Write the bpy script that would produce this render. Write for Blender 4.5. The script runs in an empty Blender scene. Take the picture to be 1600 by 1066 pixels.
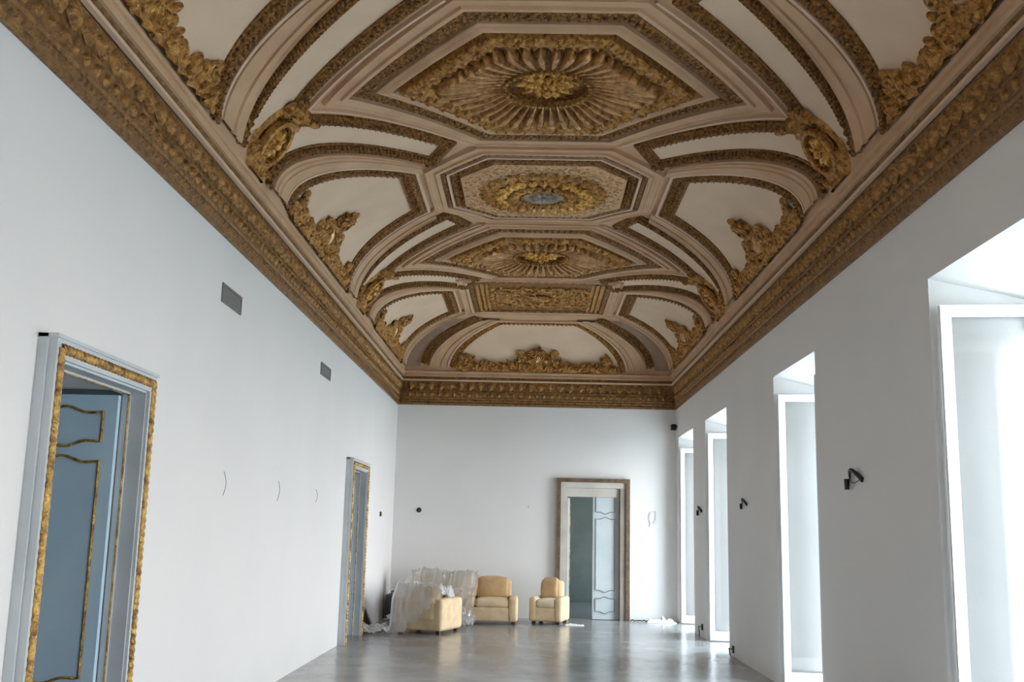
import bpy, math, random
from math import pi, sin, cos, sqrt, tan, atan2
from mathutils import Vector, Matrix, noise
random.seed(7)
S = bpy.context.scene
COL = S.collection

# ------------------------------------------------------------------ camera, light, exposure
XL, XR, YE, YF = -2.707, 2.865, 20.78, -2.78      # room: left wall, right wall, back wall, wall behind the camera
XC = (XL + XR) / 2
cam_d = bpy.data.cameras.new('camera'); cam = bpy.data.objects.new('camera', cam_d); COL.objects.link(cam)
cam_d.sensor_width = 36; cam_d.lens = 1627.9 / 1600 * 36; cam_d.clip_end = 200; cam_d.clip_start = .05
F_ = Vector((-0.02098537, 0.98352068, 0.17957363)); R_ = Vector((0.99959332, 0.01717142, 0.02276723)); U_ = Vector((-0.01930851, -0.17997838, 0.98348104))
cam.matrix_world = Matrix(((R_.x, U_.x, -F_.x, 0), (R_.y, U_.y, -F_.y, 0), (R_.z, U_.z, -F_.z, 1.65), (0, 0, 0, 1)))
S.camera = cam
S.view_settings.view_transform = 'Standard'; S.view_settings.look = 'None'; S.view_settings.gamma = 1
S.view_settings.use_curve_mapping = False
S.view_settings.exposure = 0.0
S.cycles.max_bounces = 12; S.cycles.diffuse_bounces = 6; S.cycles.glossy_bounces = 3; S.cycles.transparent_max_bounces = 12
S.cycles.caustics_reflective = False; S.cycles.caustics_refractive = False

w = bpy.data.worlds.new('overcast_sky'); S.world = w; w.use_nodes = True
nt = w.node_tree; bg = nt.nodes['Background']
tc = nt.nodes.new('ShaderNodeTexCoord'); sp = nt.nodes.new('ShaderNodeSeparateXYZ'); rp = nt.nodes.new('ShaderNodeValToRGB')
nt.links.new(tc.outputs['Generated'], sp.inputs[0]); nt.links.new(sp.outputs['Z'], rp.inputs[0]); nt.links.new(rp.outputs[0], bg.inputs['Color'])
rp.color_ramp.elements[0].position = 0.0; rp.color_ramp.elements[0].color = (1, .985, .97, 1)
rp.color_ramp.elements[1].position = .6; rp.color_ramp.elements[1].color = (.68, .86, 1, 1)
bg.inputs['Strength'].default_value = 15.3

WINS = [(5.60, 7.45), (10.53, 12.37), (15.39, 17.29), (18.59, 20.46), (0.7, 2.55), (-2.5, -0.9)]   # openings of the window wall
WZ = 3.53; WT = .78                                                                     # head height, wall thickness
for (a, b) in WINS:      # sampling portals only (they give no light of their own)
    l = bpy.data.lights.new('window_portal', 'AREA'); l.shape = 'RECTANGLE'; l.size = 3.5; l.size_y = b - a; l.cycles.is_portal = True
    o = bpy.data.objects.new('window_portal', l); COL.objects.link(o); o.location = (XR + WT + .02, (a + b) / 2, 1.75); o.rotation_euler = (0, math.radians(90), 0)

# ------------------------------------------------------------------ materials
def mat(name, col, rough=.6, metal=0, bump=0, bscale=30, col2=None, cscale=4, cdet=4, lo=.4, hi=.6, coat=0, spec=.5, stretch=None):
    m = bpy.data.materials.new(name); m.use_nodes = True; n = m.node_tree.nodes; k = m.node_tree.links
    p = n['Principled BSDF']; p.inputs['Base Color'].default_value = (*col, 1); p.inputs['Roughness'].default_value = rough
    p.inputs['Metallic'].default_value = metal; p.inputs['Specular IOR Level'].default_value = spec; p.inputs['Coat Weight'].default_value = coat
    t = n.new('ShaderNodeTexCoord'); src = t.outputs['Object']
    if stretch:
        mp = n.new('ShaderNodeMapping'); mp.inputs['Scale'].default_value = stretch; k.new(src, mp.inputs[0]); src = mp.outputs[0]
    if col2:
        nz = n.new('ShaderNodeTexNoise'); nz.inputs['Scale'].default_value = cscale; nz.inputs['Detail'].default_value = cdet
        r = n.new('ShaderNodeValToRGB'); r.color_ramp.elements[0].color = (*col, 1); r.color_ramp.elements[1].color = (*col2, 1)
        r.color_ramp.elements[0].position = lo; r.color_ramp.elements[1].position = hi
        k.new(src, nz.inputs['Vector']); k.new(nz.outputs[0], r.inputs[0]); k.new(r.outputs[0], p.inputs['Base Color'])
    if bump:
        nz = n.new('ShaderNodeTexNoise'); nz.inputs['Scale'].default_value = bscale; nz.inputs['Detail'].default_value = 5
        b = n.new('ShaderNodeBump'); b.inputs['Strength'].default_value = bump; b.inputs['Distance'].default_value = .02
        k.new(src, nz.inputs['Vector']); k.new(nz.outputs[0], b.inputs['Height']); k.new(b.outputs[0], p.inputs['Normal'])
    return m
def gild(name, gold, bole, metal, rough, scale=34, lo=.36, hi=.66, bump=.9):      # gold leaf worn to the brown clay under it
    m = mat(name, bole, rough, metal, bump, 45, gold, scale, 5, lo, hi)
    return m
M = {}
M['wall'] = mat('white_wall_paint', (.81, .805, .80), .7, bump=.05, bscale=60, col2=(.79, .787, .785), cscale=.8)
M['plaster'] = mat('taupe_stucco', (.54, .345, .20), .7, bump=.15, bscale=40, col2=(.60, .395, .24), cscale=3)
M['field'] = mat('grey_cream_stucco', (.72, .54, .38), .7, bump=.1, bscale=30, col2=(.76, .575, .41), cscale=2)
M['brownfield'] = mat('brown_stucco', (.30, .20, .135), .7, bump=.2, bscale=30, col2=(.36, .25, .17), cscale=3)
M['gold'] = gild('worn_gilding', (.60, .315, .08), (.16, .065, .018), .5, .36, scale=26, lo=.3, hi=.62)
M['bright'] = gild('bright_gilding', (.95, .58, .15), (.34, .15, .03), .6, .33, scale=26)
M['petal'] = gild('petal_gilding', (.72, .43, .18), (.33, .17, .07), .65, .26, scale=16, bump=.3)
M['dark'] = gild('dark_gilding', (.44, .21, .05), (.09, .035, .01), .35, .5)
M['cornice'] = gild('cornice_gilding', (.40, .21, .065), (.15, .07, .024), .3, .45, scale=16, lo=.3, hi=.75)
M['leafgold'] = gild('frieze_gilding', (.50, .27, .08), (.14, .06, .018), .4, .4, scale=22, lo=.3, hi=.65)
M['pale'] = gild('pale_gilding', (.74, .48, .26), (.50, .29, .13), .3, .45, scale=25, bump=1.0)
M['line'] = mat('cream_fillet', (.68, .48, .33), .6, bump=.1)
M['floor'] = mat('polished_stone_floor', (.235, .23, .225), .2, bump=.04, bscale=14, col2=(.31, .305, .295), cscale=1.3, cdet=6)
M['casing'] = mat('grey_blue_door_paint', (.60, .64, .67), .45, bump=.05, col2=(.54, .59, .62), cscale=3)
M['doorblue'] = mat('steel_blue_door_paint', (.54, .74, .90), .5, bump=.05, col2=(.60, .79, .93), cscale=2)
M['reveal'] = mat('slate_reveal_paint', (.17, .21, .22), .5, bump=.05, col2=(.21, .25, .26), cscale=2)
M['doorpale'] = mat('pale_blue_door_paint', (.60, .66, .68), .45, bump=.05, col2=(.54, .61, .64), cscale=2)
M['creamcase'] = mat('cream_door_casing', (.62, .59, .54), .5, bump=.05, col2=(.54, .50, .45), cscale=3)
M['brownframe'] = mat('brown_gilt_frame', (.12, .08, .055), .5, .1, bump=.3, col2=(.18, .12, .075), cscale=12)
M['doorgold'] = gild('door_gilding', (.72, .45, .12), (.22, .11, .035), .5, .38, scale=18)
M['winwhite'] = mat('white_window_paint', (.84, .85, .86), .4, bump=.03)
M['grille'] = mat('grey_vent_metal', (.20, .20, .19), .5, .2, bump=.05)
M['black'] = mat('black_plastic', (.012, .012, .013), .45)
M['white'] = mat('white_plastic', (.75, .75, .74), .4)
M['greyplate'] = mat('grey_filler', (.60, .60, .61), .8, bump=.2)
M['canvas'] = mat('cream_upholstery', (.76, .60, .38), .85, bump=.25, bscale=90, col2=(.68, .51, .31), cscale=5)
M['tan'] = mat('tan_upholstery', (.60, .40, .215), .85, bump=.25, bscale=90, col2=(.53, .34, .17), cscale=5)
M['cushion'] = mat('off_white_cushion', (.78, .68, .52), .85, bump=.25, bscale=60, col2=(.70, .58, .42), cscale=5)
M['wood'] = mat('dark_wood_foot', (.035, .02, .012), .5)
M['slate'] = mat('slate_blue_case', (.09, .12, .14), .5, bump=.1)
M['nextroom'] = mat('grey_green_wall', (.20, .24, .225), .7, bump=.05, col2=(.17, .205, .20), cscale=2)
M['cloth'] = mat('white_crumpled_paper', (.78, .77, .76), .6, bump=.5, bscale=12)
M['street'] = mat('street_paving', (.60, .59, .56), .9, bump=.1)

def glass_mat():
    m = bpy.data.materials.new('window_glass'); m.use_nodes = True; n = m.node_tree.nodes; k = m.node_tree.links; n.clear()
    out = n.new('ShaderNodeOutputMaterial'); mx = n.new('ShaderNodeMixShader'); tr = n.new('ShaderNodeBsdfTransparent'); gl = n.new('ShaderNodeBsdfGlossy'); fr = n.new('ShaderNodeFresnel')
    tr.inputs[0].default_value = (.985, .997, .997, 1); gl.inputs['Roughness'].default_value = .03; fr.inputs[0].default_value = 1.5
    k.new(fr.outputs[0], mx.inputs[0]); k.new(tr.outputs[0], mx.inputs[1]); k.new(gl.outputs[0], mx.inputs[2]); k.new(mx.outputs[0], out.inputs[0])
    return m
M['glass'] = glass_mat()
def film_mat():
    m = bpy.data.materials.new('clear_plastic_film'); m.use_nodes = True; n = m.node_tree.nodes; k = m.node_tree.links; n.clear()
    out = n.new('ShaderNodeOutputMaterial'); mx = n.new('ShaderNodeMixShader'); m2 = n.new('ShaderNodeMixShader')
    tr = n.new('ShaderNodeBsdfTransparent'); gl = n.new('ShaderNodeBsdfGlossy'); df = n.new('ShaderNodeBsdfDiffuse'); lw = n.new('ShaderNodeLayerWeight')
    tr.inputs[0].default_value = (.96, .96, .98, 1); df.inputs[0].default_value = (.93, .92, .93, 1); gl.inputs['Roughness'].default_value = .18
    lw.inputs[0].default_value = .45
    nz = n.new('ShaderNodeTexNoise'); nz.inputs['Scale'].default_value = 9; nz.inputs['Detail'].default_value = 5
    b = n.new('ShaderNodeBump'); b.inputs['Strength'].default_value = .8; b.inputs['Distance'].default_value = .03
    k.new(nz.outputs[0], b.inputs['Height']); k.new(b.outputs[0], gl.inputs['Normal']); k.new(b.outputs[0], df.inputs['Normal']); k.new(b.outputs[0], lw.inputs['Normal'])
    tl = n.new('ShaderNodeBsdfTranslucent'); tl.inputs[0].default_value = (.93, .93, .95, 1); m3 = n.new('ShaderNodeMixShader'); m3.inputs[0].default_value = .4; k.new(df.outputs[0], m3.inputs[1]); k.new(tl.outputs[0], m3.inputs[2]); m2.inputs[0].default_value = .4; k.new(m3.outputs[0], m2.inputs[1]); k.new(gl.outputs[0], m2.inputs[2])
    mt = n.new('ShaderNodeMath'); mt.operation = 'MULTIPLY_ADD'; mt.inputs[1].default_value = .6; mt.inputs[2].default_value = .42
    k.new(lw.outputs['Facing'], mt.inputs[0]); k.new(mt.outputs[0], mx.inputs[0]); k.new(tr.outputs[0], mx.inputs[1]); k.new(m2.outputs[0], mx.inputs[2]); k.new(mx.outputs[0], out.inputs[0])
    return m
M['film'] = film_mat()

# ------------------------------------------------------------------ mesh helpers
class MB:
    def __init__(s): s.v = []; s.f = []
    def box(s, x0, x1, y0, y1, z0, z1, mtx=None):
        b = len(s.v)
        P = [(x, y, z) for x in (x0, x1) for y in (y0, y1) for z in (z0, z1)]
        if mtx: P = [tuple(mtx @ Vector(p)) for p in P]
        s.v += P; s.f += [tuple(b + i for i in q) for q in ((0, 1, 3, 2), (4, 6, 7, 5), (0, 4, 5, 1), (2, 3, 7, 6), (0, 2, 6, 4), (1, 5, 7, 3))]
        return s
    def rbox(s, x0, x1, y0, y1, z0, z1, r=.03, puff=0, n=3, mtx=None):     # box with rounded edges, optionally puffed like a cushion
        N = 2 * n + 6
        c = Vector(((x0 + x1) / 2, (y0 + y1) / 2, (z0 + z1) / 2)); h = Vector(((x1 - x0) / 2, (y1 - y0) / 2, (z1 - z0) / 2)); r = min(r, *h)
        def par(i, hh):      # sample positions concentrated at the rounded edges
            t = [-1 + .0] ; out = []
            for q in range(n + 1): out.append(-hh + r * (1 - cos(q / n * pi / 2)) if False else -hh + r * q / n)
            for q in range(1, 5): out.append(-hh + r + (2 * hh - 2 * r) * q / 5)
            for q in range(n + 1): out.append(hh - r + r * q / n)
            return out
        ax = [par(0, h[k]) for k in range(3)]
        for a in range(3):
            u, v = (a + 1) % 3, (a + 2) % 3
            for sg in (-1, 1):
                b = len(s.v); nu, nv = len(ax[u]), len(ax[v])
                for i in ax[u]:
                    for j in ax[v]:
                        p = Vector((0, 0, 0)); p[a] = sg * h[a]; p[u] = i; p[v] = j
                        q = Vector([max(-(h[k] - r), min(h[k] - r, p[k])) for k in range(3)]); d = p - q
                        if d.length > 0: p = q + d.normalized() * r
                        if puff:
                            e = (1 - (i / h[u]) ** 2) * (1 - (j / h[v]) ** 2); p[a] += sg * puff * e
                        p += c
                        if mtx: p = mtx @ p
                        s.v.append(tuple(p))
                for i in range(nu - 1):
                    for j in range(nv - 1):
                        q = [b + i * nv + j, b + (i + 1) * nv + j, b + (i + 1) * nv + j + 1, b + i * nv + j + 1]
                        s.f.append(tuple(q if sg > 0 else q[::-1]))
        return s
    def grid(s, rows, closed_u=False, closed_v=False, flip=False):
        b = len(s.v); nu = len(rows); nv = len(rows[0])
        for r in rows: s.v += [tuple(p) for p in r]
        for i in range(nu if closed_u else nu - 1):
            for j in range(nv if closed_v else nv - 1):
                q = (b + i * nv + j, b + ((i + 1) % nu) * nv + j, b + ((i + 1) % nu) * nv + (j + 1) % nv, b + i * nv + (j + 1) % nv)
                s.f.append(q[::-1] if flip else q)
        return s
    def tube(s, pts, r, seg=8, cap=True):
        pts = [Vector(p) for p in pts]; rows = []
        rr = r if isinstance(r, (list, tuple)) else [r] * len(pts)
        up = Vector((0, 0, 1))
        for i, p in enumerate(pts):
            t = (pts[min(i + 1, len(pts) - 1)] - pts[max(i - 1, 0)]).normalized()
            a = t.cross(up); a = a.normalized() if a.length > 1e-3 else t.cross(Vector((1, 0, 0))).normalized()
            up = a.cross(t).normalized()
            rows.append([p + (a * cos(k / seg * 2 * pi) + up * sin(k / seg * 2 * pi)) * rr[i] for k in range(seg)])
        b = len(s.v); s.grid(rows, closed_v=True)
        if cap: s.f.append(tuple(range(b + seg - 1, b - 1, -1))); e = b + (len(pts) - 1) * seg; s.f.append(tuple(range(e, e + seg)))
        return s
    def ell(s, c, A, B, C, nu=8, nv=6):        # ellipsoid on three half-axes
        c = Vector(c); rows = []
        for j in range(nv + 1):
            ph = -pi / 2 + pi * j / nv
            rows.append([c + A * (cos(ph) * cos(2 * pi * i / nu)) + B * (cos(ph) * sin(2 * pi * i / nu)) + C * sin(ph) for i in range(nu)])
        return s.grid(rows, closed_v=True)
    def lathe(s, prof, c, seg=24, axis='z'):
        rows = []
        for (r, z) in prof:
            row = []
            for k in range(seg):
                a = 2 * pi * k / seg; p = Vector((r * cos(a), r * sin(a), z))
                if axis == 'x': p = Vector((p.z, p.x, p.y))
                if axis == 'y': p = Vector((p.x, p.z, p.y))
                row.append(Vector(c) + p)
            rows.append(row)
        return s.grid(rows, closed_v=True)
    def prism(s, poly, z0, z1, f=lambda x, y, z: (x, y, z)):     # extruded outline; f maps (a, b, depth) to the world
        b = len(s.v); n = len(poly)
        s.v += [f(x, y, z0) for x, y in poly] + [f(x, y, z1) for x, y in poly]
        s.f.append(tuple(range(b, b + n))); s.f.append(tuple(range(b + 2 * n - 1, b + n - 1, -1)))
        for i in range(n): j = (i + 1) % n; s.f.append((b + i, b + n + i, b + n + j, b + j))
        return s
    def leaf(s, P, T, N, L, W, H, curl=.0, nu=7, nv=5, lobes=True):
        T = T.normalized(); N = N.normalized(); B = N.cross(T); rows = []
        for i in range(nu + 1):
            t = i / nu; wv = W * (sin(pi * (.1 + .9 * t) ** .8) + .05) * (1 + (.18 * sin(t * 22) if lobes else 0))
            row = []
            for j in range(-nv // 2, nv // 2 + 2):
                c = max(-1, min(1, j / (nv // 2 + 1)))
                hh = H * (sin(pi * (.08 + .92 * t)) ** .6 if t < 1 else 0) * (1 - c * c) ** .7 + curl * t * t * (1 - .5 * c * c) - .012 * abs(c) - (H * .25 * max(0, 1 - abs(c) * 5) * 0)
                row.append(P + T * (L * t) + B * (wv * c) + N * hh)
            rows.append(row)
        return s.grid(rows, flip=True)
    def build(s, name, m, parent=None, smooth=True, origin=None):
        me = bpy.data.meshes.new(name)
        o = bpy.data.objects.new(name, me)
        ox = Vector((0, 0, 0))
        base = Vector((0, 0, 0))
        if parent: base = parent.get('_base') and Vector(parent['_base']) or Vector((0, 0, 0))
        vs = s.v
        if origin is not None:
            ox = Vector(origin)
            vs = [(v[0] - ox.x, v[1] - ox.y, v[2] - ox.z) for v in vs]
        me.from_pydata(vs, [], s.f); me.materials.append(M[m] if isinstance(m, str) else m)
        if smooth:
            for p in me.polygons: p.use_smooth = True
            try: me.set_sharp_from_angle(angle=math.radians(40))
            except Exception: pass
        me.update(); COL.objects.link(o)
        o.location = ox
        if parent:
            o.parent = parent; par = parent; acc = Vector((0, 0, 0))
            while par: acc += Vector(par.location); par = par.parent
            o.location = ox - acc
        return o
def tag(o, label=None, cat=None, group=None, kind=None):
    if label: o['label'] = label
    if cat: o['category'] = cat
    if group: o['group'] = group
    if kind: o['kind'] = kind
    return o
def thing(name, loc, label=None, cat=None, group=None, kind=None):
    o = bpy.data.objects.new(name, None); COL.objects.link(o); o.location = loc; o.empty_display_size = .2
    return tag(o, label, cat, group, kind)
def struct(o): o['kind'] = 'structure'; return o

# ------------------------------------------------------------------ setting: walls, floor
def holed(mb, plane, const, a0, a1, z0, z1, holes, out):      # wall face with rectangular holes; plane 'x' -> a is y, 'y' -> a is x
    As = sorted({a0, a1, *[h[0] for h in holes], *[h[1] for h in holes]}); Zs = sorted({z0, z1, *[h[2] for h in holes], *[h[3] for h in holes]})
    for i in range(len(As) - 1):
        for j in range(len(Zs) - 1):
            ca, cz = (As[i] + As[i + 1]) / 2, (Zs[j] + Zs[j + 1]) / 2
            if any(h[0] < ca < h[1] and h[2] < cz < h[3] for h in holes): continue
            q = [(As[i], Zs[j]), (As[i + 1], Zs[j]), (As[i + 1], Zs[j + 1]), (As[i], Zs[j + 1])]
            P = [(const, a, z) if plane == 'x' else (a, const, z) for a, z in q]
            b = len(mb.v); mb.v += P; mb.f.append(tuple(range(b, b + 4))[::out])
def quad(mb, *P): b = len(mb.v); mb.v += [tuple(p) for p in P]; mb.f.append(tuple(range(b, b + len(P))))
ZTOP = 6.2
DOORH = 2.53
D1 = (5.68, 7.00); D2 = (15.40, 16.72)
# left wall
mb = MB(); H = [(D1[0], D1[1], 0, DOORH), (D2[0], D2[1], 0, DOORH)]
holed(mb, 'x', XL, YF - .3, YE + .3, 0, ZTOP, H, 1); holed(mb, 'x', XL - .8, YF - .3, YE + .3, 0, ZTOP, H, -1)
for a, b, z0, z1 in H:
    quad(mb, (XL, a, 0), (XL - .8, a, 0), (XL - .8, a, z1), (XL, a, z1)); quad(mb, (XL, b, 0), (XL, b, z1), (XL - .8, b, z1), (XL - .8, b, 0)); quad(mb, (XL, a, z1), (XL - .8, a, z1), (XL - .8, b, z1), (XL, b, z1))
struct(mb.build('wall_left', 'wall', smooth=False))
# right wall with splayed embrasures whose heads slope down to the outside
mb = MB(); X2 = XR + WT; SP = .14; HD = .2
holed(mb, 'x', XR, YF - .3, YE + .3, 0, ZTOP, [(a, b, 0, WZ) for a, b in WINS], -1)
holed(mb, 'x', X2, YF - .3, YE + .3, -.3, ZTOP, [(a + SP, b - SP, 0, WZ - HD) for a, b in WINS], 1)
for a, b in WINS:
    quad(mb, (XR, a, 0), (X2, a + SP, 0), (X2, a + SP, WZ - HD), (XR, a, WZ)); quad(mb, (XR, b, 0), (XR, b, WZ), (X2, b - SP, WZ - HD), (X2, b - SP, 0))
    quad(mb, (XR, a, WZ), (X2, a + SP, WZ - HD), (X2, b - SP, WZ - HD), (XR, b, WZ))
struct(mb.build('wall_right', 'wall', smooth=False))
# back wall
BD = (.70, 1.76); BH = 2.52
mb = MB(); holed(mb, 'y', YE, XL - .8, XR + WT, 0, ZTOP, [(BD[0], BD[1], 0, BH)], -1); holed(mb, 'y', YE + .6, XL - .8, XR + WT, 0, ZTOP, [(BD[0], BD[1], 0, BH)], 1)
for x in BD: quad(mb, (x, YE, 0), (x, YE + .6, 0), (x, YE + .6, BH), (x, YE, BH))
quad(mb, (BD[0], YE, BH), (BD[0], YE + .6, BH), (BD[1], YE + .6, BH), (BD[1], YE, BH))
struct(mb.build('wall_back', 'wall', smooth=False))
mb = MB().box(XL - .8, XR + WT, YF - .4, YF, 0, ZTOP); struct(mb.build('wall_front', 'wall', smooth=False))
mb = MB().box(-8.5, XR + WT, YF - .4, 27, -.3, 0); struct(mb.build('floor', 'floor', smooth=False))
# rooms seen through the doors
mb = MB(); quad(mb, (-8, YF, 0), (-8, 27, 0), (-8, 27, 3.6), (-8, YF, 3.6)); quad(mb, (-8, YF, 0), (-8, YF, 3.6), (XL - .8, YF, 3.6), (XL - .8, YF, 0))
quad(mb, (-8, YF, 3.6), (-8, 21.4, 3.6), (XL - .8, 21.4, 3.6), (XL - .8, YF, 3.6)); quad(mb, (-8, 21.38, 0), (XL - .8, 21.38, 0), (XL - .8, 21.38, 3.6), (-8, 21.38, 3.6))
struct(mb.build('wall_side_room', 'wall', smooth=False))
mb = MB(); RB = 26.2
quad(mb, (-2, RB, 0), (XR + WT, RB, 0), (XR + WT, RB, 3.6), (-2, RB, 3.6)); quad(mb, (-2, YE + .6, 0), (-2, RB, 0), (-2, RB, 3.6), (-2, YE + .6, 3.6))
quad(mb, (-2, YE + .6, 3.6), (-2, RB, 3.6), (XR + WT, RB, 3.6), (XR + WT, YE + .6, 3.6))
holed(mb, 'x', XR + WT, YE + .6, RB, 0, 3.6, [(23, 24.4, .9, 2.9)], -1)
mb.box(.2, 2.6, RB - .06, RB, 1.30, 1.36); mb.box(.2, 2.6, RB - .05, RB, .0, .62)
struct(mb.build('wall_next_room', 'nextroom', smooth=False))
mb = MB().box(XR + WT + .3, 60, -40, 60, -4.2, -4); struct(mb.build('floor_street', 'street', smooth=False))

# ------------------------------------------------------------------ vault geometry
PJ = .12; ZS = 4.78; WH = XR - PJ - XC; YB = YE - PJ; YFR = YF + PJ; CA, CB, CN = 2.2, .95, 2.3
_t = []; _s = 0; _p = None
for i in range(1201):
    th = i / 1200 * pi / 2; d = CA * (1 - cos(th) ** (2 / CN)) if i < 1200 else CA; g = CB * sin(th) ** (2 / CN)
    if _p: _s += sqrt((d - _p[0]) ** 2 + (g - _p[1]) ** 2)
    _p = (d, g); _t.append((_s, d, g))
SMAX = _s
def _look(k, v):
    lo, hi = 0, len(_t) - 1
    while hi - lo > 1:
        m = (lo + hi) // 2
        if _t[m][k] <= v: lo = m
        else: hi = m
    a, b = _t[lo], _t[hi]; f = (v - a[k]) / max(1e-9, b[k] - a[k]); return [a[q] + (b[q] - a[q]) * f for q in range(3)]
def s2d(s): return max(0, s) * 0 + (_look(0, s)[1] if s < SMAX else CA + s - SMAX) if s > 0 else 0
def d2s(d): return _look(1, d)[0] if d < CA else SMAX + d - CA
def A2s(A): return d2s(WH - A)
def prof(d):      # height above the springing and inward normal components (towards centre, up)
    if d <= 0: return 0, 1, 0
    if d >= CA: return CB, 0, -1
    u = (CA - d) / CA; g = CB * (1 - u ** CN) ** (1 / CN)
    nd = u ** (CN - 1) / CA; nz = (g / CB) ** (CN - 1) / CB; l = sqrt(nd * nd + nz * nz); return g, nd / l, -nz / l
def side(sg):
    def f(s, Y):
        d = s2d(s); g, nd, nz = prof(d); z = ZS + g + (s if s < 0 else 0)
        return Vector((XC + sg * (WH - d), Y, z)), Vector((-sg * nd, 0, nz))
    return f
def endc(s, X):
    d = s2d(s); g, nd, nz = prof(d)
    return Vector((XC + X, YB - d, ZS + g + (s if s < 0 else 0))), Vector((0, -nd, nz))
def plan(X, Y):
    c = [(WH - abs(X), 0), (YB - Y, 1), (Y - YFR, 2)]; d, k = min(c); g, nd, nz = prof(d)
    N = Vector(((-1 if X > 0 else 1) * nd, 0, nz)) if k == 0 else Vector((0, -nd if k == 1 else nd, nz))
    return Vector((XC + X, Y, ZS + g)), N

# shell of the vault
th = [1 - cos(i / 26 * pi / 2) ** (2 / CN) for i in range(26)] + [1]
xs = [-WH + CA * t for t in th] + [0] + [WH - CA * t for t in reversed(th)]
ys = [YFR + CA * t for t in th] + [YFR + CA + (YB - YFR - 2 * CA) * i / 40 for i in range(1, 40)] + [YB - CA * t for t in reversed(th)]
mb = MB(); mb.grid([[plan(x, y)[0] for x in xs] for y in ys])
CEIL = mb.build('ceiling', 'plaster'); struct(CEIL)
mb = MB().box(XL - .8, XR + WT, YF - .4, YE + .6, ZTOP, ZTOP + .2); struct(mb.build('roof_slab', 'wall', smooth=False))

def resample(pts, ds, closed):
    out = []; n = len(pts)
    for i in range(n if closed else n - 1):
        a = Vector(pts[i]); b = Vector(pts[(i + 1) % n]); L = (b - a).length; k = max(1, math.ceil(L / ds))
        for q in range(k): out.append(a + (b - a) * (q / k))
    if not closed: out.append(Vector(pts[-1]))
    return out
def offsets(P, closed):
    """per sample: (mitre normal, tangent in, tangent out, is it a corner)"""
    n = len(P); out = []
    for i in range(n):
        a = P[i - 1] if (i > 0 or closed) else None; b = P[(i + 1) % n] if (i < n - 1 or closed) else None
        t1 = (P[i] - a).normalized() if a is not None else None; t2 = (b - P[i]).normalized() if b is not None else None
        if t1 is None: t1 = t2
        if t2 is None: t2 = t1
        n1 = Vector((-t1.y, t1.x)); n2 = Vector((-t2.y, t2.x)); out.append(((n1 + n2) / max(.35, 1 + n1.dot(n2)), t1, t2, n1.dot(n2) < .93))
    return out
def ribbon(mb, chart, pts, pr, closed=False, ds=.04, pat=None, base=0):
    P = resample([Vector((a, b)) for a, b in pts], ds, closed); n = len(P); O = offsets(P, closed); rows = []; s = 0
    corners = [i for i in range(n) if O[i][3]]
    for i in range(n):
        if i > 0: s += (P[i] - P[i - 1]).length
        row = []
        for q in pr:
            o, h = q[0], q[1]; c = P[i] + O[i][0] * o
            for k in corners:       # keep the inner side of a corner from looping over itself
                if k == i: continue
                dd = (i - k) % n if closed else i - k
                if closed and dd > n / 2: dd -= n
                if (P[i] - P[k]).length > 2 * abs(o) + ds: continue
                m = P[k] + O[k][0] * o
                if dd > 0 and (c - m).dot(O[k][2]) < 0: c = m
                elif dd < 0 and (c - m).dot(O[k][1]) > 0: c = m
            p, N = chart(c.x, c.y)
            if pat and len(q) > 2: h = h + q[2] * pat(s, o)
            row.append(p + N * (h + base))
        rows.append(row)
    mb.grid(rows, closed_u=closed)
def leaf_run(mb, chart, pts, o, lam, L, W, H, h0, closed=False, curl=.015):
    """small carved leaves in pairs along a line of the vault"""
    P = resample([Vector((a, b)) for a, b in pts], lam, closed); O = offsets(P, closed)
    for i, p in enumerate(P):
        if O[i][3]: continue
        c = p + O[i][0] * o; t = O[i][2]; nn = O[i][0]; Q, N = chart(c.x, c.y)
        for sg in (-1, 1):
            e = c + t * .03 + nn * (.03 * sg); E2, _ = chart(e.x, e.y)
            if (E2 - Q).length > 1e-4: mb.leaf(Q + N * h0, E2 - Q, N, L, W, H, curl, nu=4, nv=3, lobes=False)
        mb.ell(Q + N * (h0 + .012), (N.orthogonal().normalized()) * .016, N.cross(N.orthogonal().normalized()) * .016, N * .018, 6, 4)
def patch(mb, chart, LA, LB, nt=6, h=.01, pr=None):
    n = min(len(LA), len(LB)); rows = []
    pr = pr or [(i / nt, h) for i in range(nt + 1)]
    for i in range(n):
        a, b = Vector(LA[i]), Vector(LB[i]); row = []
        for t, hh in pr: c = a + (b - a) * t; p, N = chart(c.x, c.y); row.append(p + N * hh)
        rows.append(row)
    mb.grid(rows)
egg = lambda lam, sh=.5: (lambda s, o: abs(cos(pi * s / lam)) ** sh)
def rough_leaf(lam):
    def f(s, o):
        q = (s / lam) % 1; return .55 * abs(sin(pi * (s / lam))) ** .6 + .45 * (noise.noise(Vector((s * 22, o * 40, 3.1))) + .5)
    return f
rope = lambda lam, w: (lambda s, o: abs(sin(pi * (s / lam + o / w))))
GB = lambda w, h=.03, amp=.03: [(0, -.01), (0.002, h), (w * .12, h), (w * .2, h * .5, amp * .5), (w * .35, h * .6, amp), (w * .5, h * .7, amp), (w * .65, h * .6, amp), (w * .8, h * .5, amp * .5), (w * .88, h), (w - .002, h), (w, -.01)]

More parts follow.
